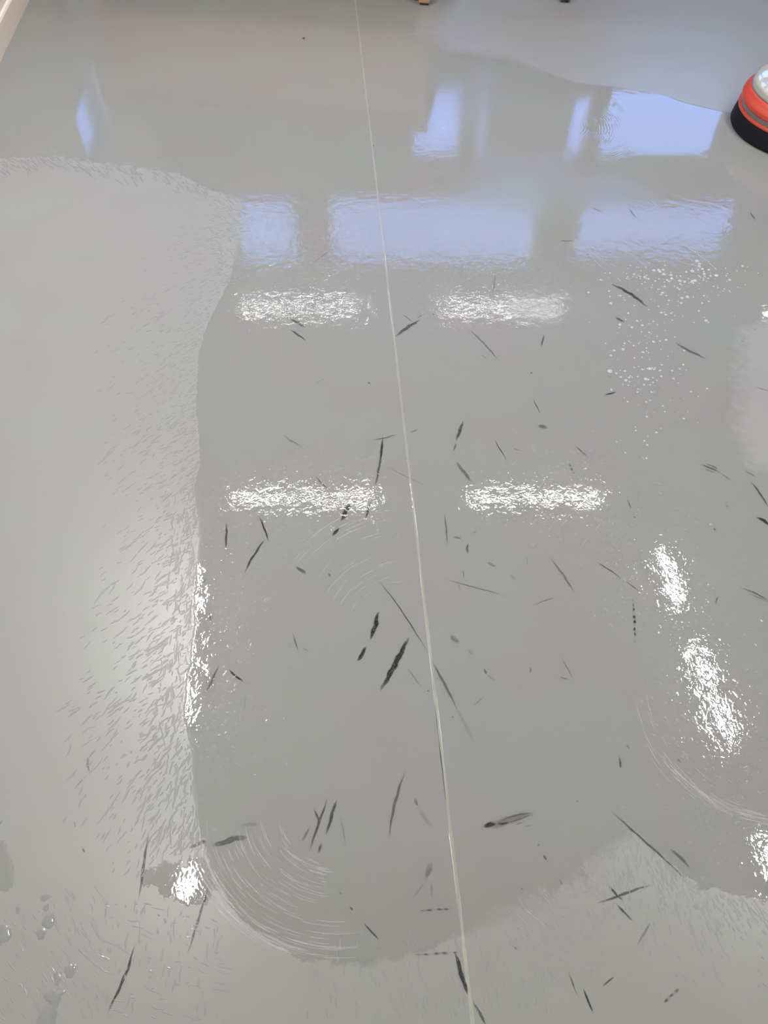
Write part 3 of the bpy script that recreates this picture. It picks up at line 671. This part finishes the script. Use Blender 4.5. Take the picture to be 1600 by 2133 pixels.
F = Beads()
for cx, cy, sx, sy, n in ((1330, 720, 38, 60, 95), (1420, 640, 60, 45, 45), (1330, 600, 60, 30, 40), (1390, 800, 40, 40, 25), (1480, 580, 50, 18, 55), (1340, 850, 30, 50, 25), (1390, 575, 70, 16, 60)):
    for _ in range(n):
        x, y = random.gauss(cx, sx), random.gauss(cy, sy); r = mpp(x, y) * min(4.2, random.lognormvariate(0.55, 0.4)); F.dome(at(x, y), r, r, r * 0.55, 0, 9)
r = mpp(1271, 773) * 5.5; F.dome(at(1271, 773), r, r, r * 0.5, 0, 12)
tag(F.build('foam_bubbles', M_BUBBLE), 'small white foam bubbles dotted over the wet floor, right of the seam', 'foam', kind='stuff')

DROPS = [(102, 1919, 14, 14, 0, 0.10, 'round water drop in the lower left corner, topmost of the big ones'),
         (6, 1948, 17, 19, 0, 0.14, 'water drop cut by the left frame edge, lower left corner'),
         (86, 1945, 10, 11, 0.4, 0.22, 'small water drop just below the round topmost drop, lower left corner'),
         (147, 2022, 13, 13, 0, 0.18, 'water drop with scalloped rim, rightmost of the big drops at lower left'),
         (120, 2038, 8, 14, 0.2, 0.20, 'narrow upright water drop touching the scalloped one, lower left corner'),
         (113, 2077, 19, 17, 0.3, 0.30, 'star shaped water drop with ragged rim, lower left corner'),
         (100, 2118, 19, 30, -0.2, 0.12, 'largest oval water drop cut by the bottom edge, lower left corner'),
         (95, 1870, 11, 6, 0.3, 0.25, 'flat little water drop above the round one, lower left corner'),
         (96, 1891, 6, 7, 0, 0.2, 'tiny water drop between the flat one and the round one, lower left corner'),
         (38, 1895, 5, 8, 0.3, 0.2, 'tiny slanted water drop left of the round one, lower left corner')]
for px, py, rx, ry, rot, rag, lab in DROPS:
    d = Beads(); c = at(px, py); k = mpp(px, py)
    d.dome((0, 0), k * rx, k * ry, k * min(rx, ry) * 0.085, rot, 40, rag)
    o = d.build('water_drop', M_DROP); o.location = (c.x, c.y, 0.0)
    tag(o, lab, 'water drop', 'water drops in the lower left corner')

# ------------------------------------------------------------------ floor scrubbing machine at the right edge
M_RUBBER = plain('black_brush_skirt', (0.006, 0.007, 0.011), 0.6, var=0.2, scale=90, spec=0.2)
M_RED = plain('orange_red_plastic', (0.56, 0.060, 0.035), 0.38, var=0.04)
M_BAND = plain('grey_bumper_band', (0.17, 0.155, 0.14), 0.5)
M_WHITE = plain('white_glossy_cover', (0.44, 0.425, 0.395), 0.10, var=0.02, coat=0.6)
M_STEEL = plain('steel', (0.55, 0.55, 0.56), 0.3, metal=1.0)
M_DKPLASTIC = plain('dark_plastic', (0.03, 0.032, 0.035), 0.45)
M_TICK = plain('pale_tick', (0.8, 0.78, 0.7), 0.4)
MC, MR = Vector((1.564, 2.876, 0)), 0.250
mach = tag(empty('floor_scrubber', MC), 'round floor scrubbing machine with orange red deck and black skirt at the right edge', 'floor scrubber')
def turned(name, prof, mat, closed=True, parent=mach, n=128, c=(0, 0)):
    bm = bmesh.new(); lathe(bm, prof, n, c, closed); return obj(name, bm, mat, parent, angle=35)
R_ = MR
turned('brush_skirt', [(R_ - .09, 0.002), (R_ - .004, 0.002), (R_, 0.008), (R_ - .003, 0.03), (R_ - .008, 0.050), (R_ - .013, 0.063), (R_ - .09, 0.063)], M_RUBBER)
turned('lower_bumper', [(R_ - .05, 0.061), (R_ - .013, 0.061), (R_ - .009, 0.064), (R_ - .008, 0.069), (R_ - .011, 0.075), (R_ - .05, 0.076)], M_RED)
band = turned('bumper_band', [(R_ - .05, 0.075), (R_ - .0145, 0.075), (R_ - .0145, 0.091), (R_ - .05, 0.092)], M_BAND)
box('buckle', ((R_ - .0145) * math.cos(math.radians(219)), (R_ - .0145) * math.sin(math.radians(219)), 0.083), (0.003, 0.003, 0.013), M_TICK, band, rz=math.radians(219), bev=0.0006)
turned('deck', [(R_ - .06, 0.090), (R_ - .016, 0.090), (R_ - .011, 0.095), (R_ - .010, 0.103), (R_ - .012, 0.112), (R_ - .018, 0.119), (R_ - .021, 0.124), (R_ - .024, 0.131), (R_ - .030, 0.136), (R_ - .06, 0.137)], M_RED)
turned('seal_ring', [(R_ - .06, 0.135), (R_ - .031, 0.135), (R_ - .030, 0.139), (R_ - .06, 0.140)], M_BAND)
turned('cover', [(0, 0.138), (R_ - .034, 0.138), (R_ - .034, 0.152), (R_ - .038, 0.160), (R_ - .046, 0.166), (R_ - .064, 0.172), (R_ - .11, 0.180), (0.06, 0.186), (0, 0.186)], M_WHITE, closed=False)
turned('motor_housing', [(0, 0.186), (0.078, 0.186), (0.080, 0.20), (0.080, 0.33), (0.072, 0.355), (0.05, 0.37), (0, 0.372)], M_DKPLASTIC, closed=False, c=(0.01, 0.02), n=64)
bm = bmesh.new(); tube(bm, [(0.14, 0.0, 0.17), (0.22, 0.02, 0.45), (0.36, 0.06, 1.08)], 0.02); handle = obj('handle_column', bm, M_STEEL, mach)
bm = bmesh.new(); tube(bm, [(0.33, -0.19, 1.09), (0.36, -0.1, 1.10), (0.37, 0.06, 1.10), (0.37, 0.2, 1.10), (0.35, 0.3, 1.09)], 0.016); obj('handlebar', bm, M_DKPLASTIC, handle)
bm = bmesh.new(); box_bm(bm, (0.355, 0.055, 1.05), (0.09, 0.12, 0.1), 0.015); obj('switch_box', bm, M_RED, handle)
for sy in (-1, 1):
    bm = bmesh.new(); lathe(bm, [(0.012, -0.012), (0.045, -0.012), (0.05, -0.006), (0.05, 0.006), (0.045, 0.012), (0.012, 0.012)], 32, closed=True)
    bmesh.ops.transform(bm, matrix=Matrix.Translation((0.245, sy * 0.11, 0.0505)) @ Matrix.Rotation(math.pi / 2, 4, 'X'), verts=bm.verts); obj('transport_wheel', bm, M_DKPLASTIC, mach)
bm = bmesh.new(); tube(bm, [(0.245, -0.11, 0.0505), (0.245, 0.11, 0.0505)], 0.008); tube(bm, [(0.245, 0.0, 0.0505), (0.16, 0.0, 0.14)], 0.012); obj('wheel_axle', bm, M_STEEL, mach)

# ------------------------------------------------------------------ low wooden cabinet whose corner post shows at the top edge
M_OAK = wood('light_oak', (0.46, 0.275, 0.12), (0.56, 0.35, 0.17))
M_POST = wood('orange_oak', (0.47, 0.25, 0.11), (0.56, 0.32, 0.15))
M_DARKBASE = plain('dark_plinth', (0.035, 0.037, 0.036), 0.6)
pc = at(883, 12)
cab = tag(empty('wooden_cabinet', (pc.x, pc.y, 0), math.radians(-10)), 'low light oak cabinet on a wooden corner post and dark plinth, at the top edge', 'cabinet')
CW = 1.62
for x in (0.0, -CW):
    for y in (0.025, 0.42):
        bm = bmesh.new(); box_bm(bm, (x, y, 0.285), (0.050, 0.050, 0.55), 0.004); p = obj('corner_post', bm, M_POST, cab)
        box('foot_glide', (x, y, 0.005), (0.040, 0.040, 0.010), M_DARKBASE, p, bev=0.002)
bm = bmesh.new(); box_bm(bm, (-CW / 2, 0.23, 0.055), (CW - 0.055, 0.36, 0.106), 0.003); obj('plinth', bm, M_DARKBASE, cab)
bm = bmesh.new(); box_bm(bm, (-CW / 2, 0.23, 0.322), (CW - 0.055, 0.38, 0.42), 0.003); obj('carcass', bm, M_OAK, cab)
bm = bmesh.new(); box_bm(bm, (-CW / 2, 0.222, 0.572), (CW + 0.08, 0.49, 0.024), 0.005); obj('top', bm, M_OAK, cab)
for k in range(3):
    x = -CW + 0.0275 + (CW - 0.055) * (k + 0.5) / 3
    bm = bmesh.new(); box_bm(bm, (x, 0.031, 0.325), ((CW - 0.055) / 3 - 0.006, 0.018, 0.40), 0.003); d = obj('door', bm, M_OAK, cab)
    bm = bmesh.new(); lathe(bm, [(0, 0), (0.006, 0), (0.006, 0.012), (0.014, 0.016), (0.014, 0.022), (0, 0.026)], 20)
    bmesh.ops.transform(bm, matrix=Matrix.Translation((x + 0.2, 0.022, 0.42)) @ Matrix.Rotation(math.pi / 2, 4, 'X'), verts=bm.verts); obj('knob', bm, M_STEEL, d)

# ------------------------------------------------------------------ swivel chair, one castor in the frame
M_CHAIR = plain('grey_upholstery', (0.16, 0.16, 0.165), 0.9, var=0.12, scale=300, bump=0.0004)
M_CASTOR = plain('castor_plastic', (0.055, 0.06, 0.065), 0.4)
cw = at(1177, 5)
cc = Vector((cw.x + 0.02, cw.y + 0.30, 0))
ch = tag(empty('swivel_chair', cc), 'grey swivel chair with one dark castor showing at the top edge', 'chair')
a0 = math.atan2(cw.y + 0.012 - cc.y, cw.x - cc.x)
hub = None
bm = bmesh.new(); lathe(bm, [(0, 0.075), (0.035, 0.075), (0.038, 0.115), (0.024, 0.13), (0.024, 0.40), (0, 0.40)], 32); obj('gas_column', bm, M_CASTOR, ch)
for k in range(5):
    a = a0 + k * 2 * math.pi / 5; dx, dy = math.cos(a), math.sin(a)
    bm = bmesh.new(); tube(bm, [(dx * 0.02, dy * 0.02, 0.10), (dx * 0.16, dy * 0.16, 0.09), (dx * 0.29, dy * 0.29, 0.075)], [0.022, 0.019, 0.015]); leg = obj('base_leg', bm, M_CASTOR, ch)
    for s in (-1, 1):
        bm = bmesh.new(); lathe(bm, [(0, -0.009), (0.022, -0.009), (0.026, -0.005), (0.026, 0.005), (0.022, 0.009), (0, 0.009)], 32)
        bmesh.ops.transform(bm, matrix=Matrix.Translation((dx * 0.29 - dy * 0.013 * s, dy * 0.29 + dx * 0.013 * s, 0.0265)) @ Matrix.Rotation(a, 4, 'Z') @ Matrix.Rotation(math.pi / 2, 4, 'X'), verts=bm.verts)
        obj('castor', bm, M_CASTOR, leg)
bm = bmesh.new(); box_bm(bm, (0, 0, 0.44), (0.48, 0.46, 0.09), 0.035, seg=4); obj('seat', bm, M_CHAIR, ch)
bm = bmesh.new(); box_bm(bm, (0, 0.24, 0.76), (0.50, 0.06, 0.50), 0.028, seg=4); obj('backrest', bm, M_CHAIR, ch)
bm = bmesh.new(); tube(bm, [(0, 0.1, 0.395), (0, 0.27, 0.42), (0, 0.285, 0.6)], 0.018); obj('back_bracket', bm, M_CASTOR, ch)
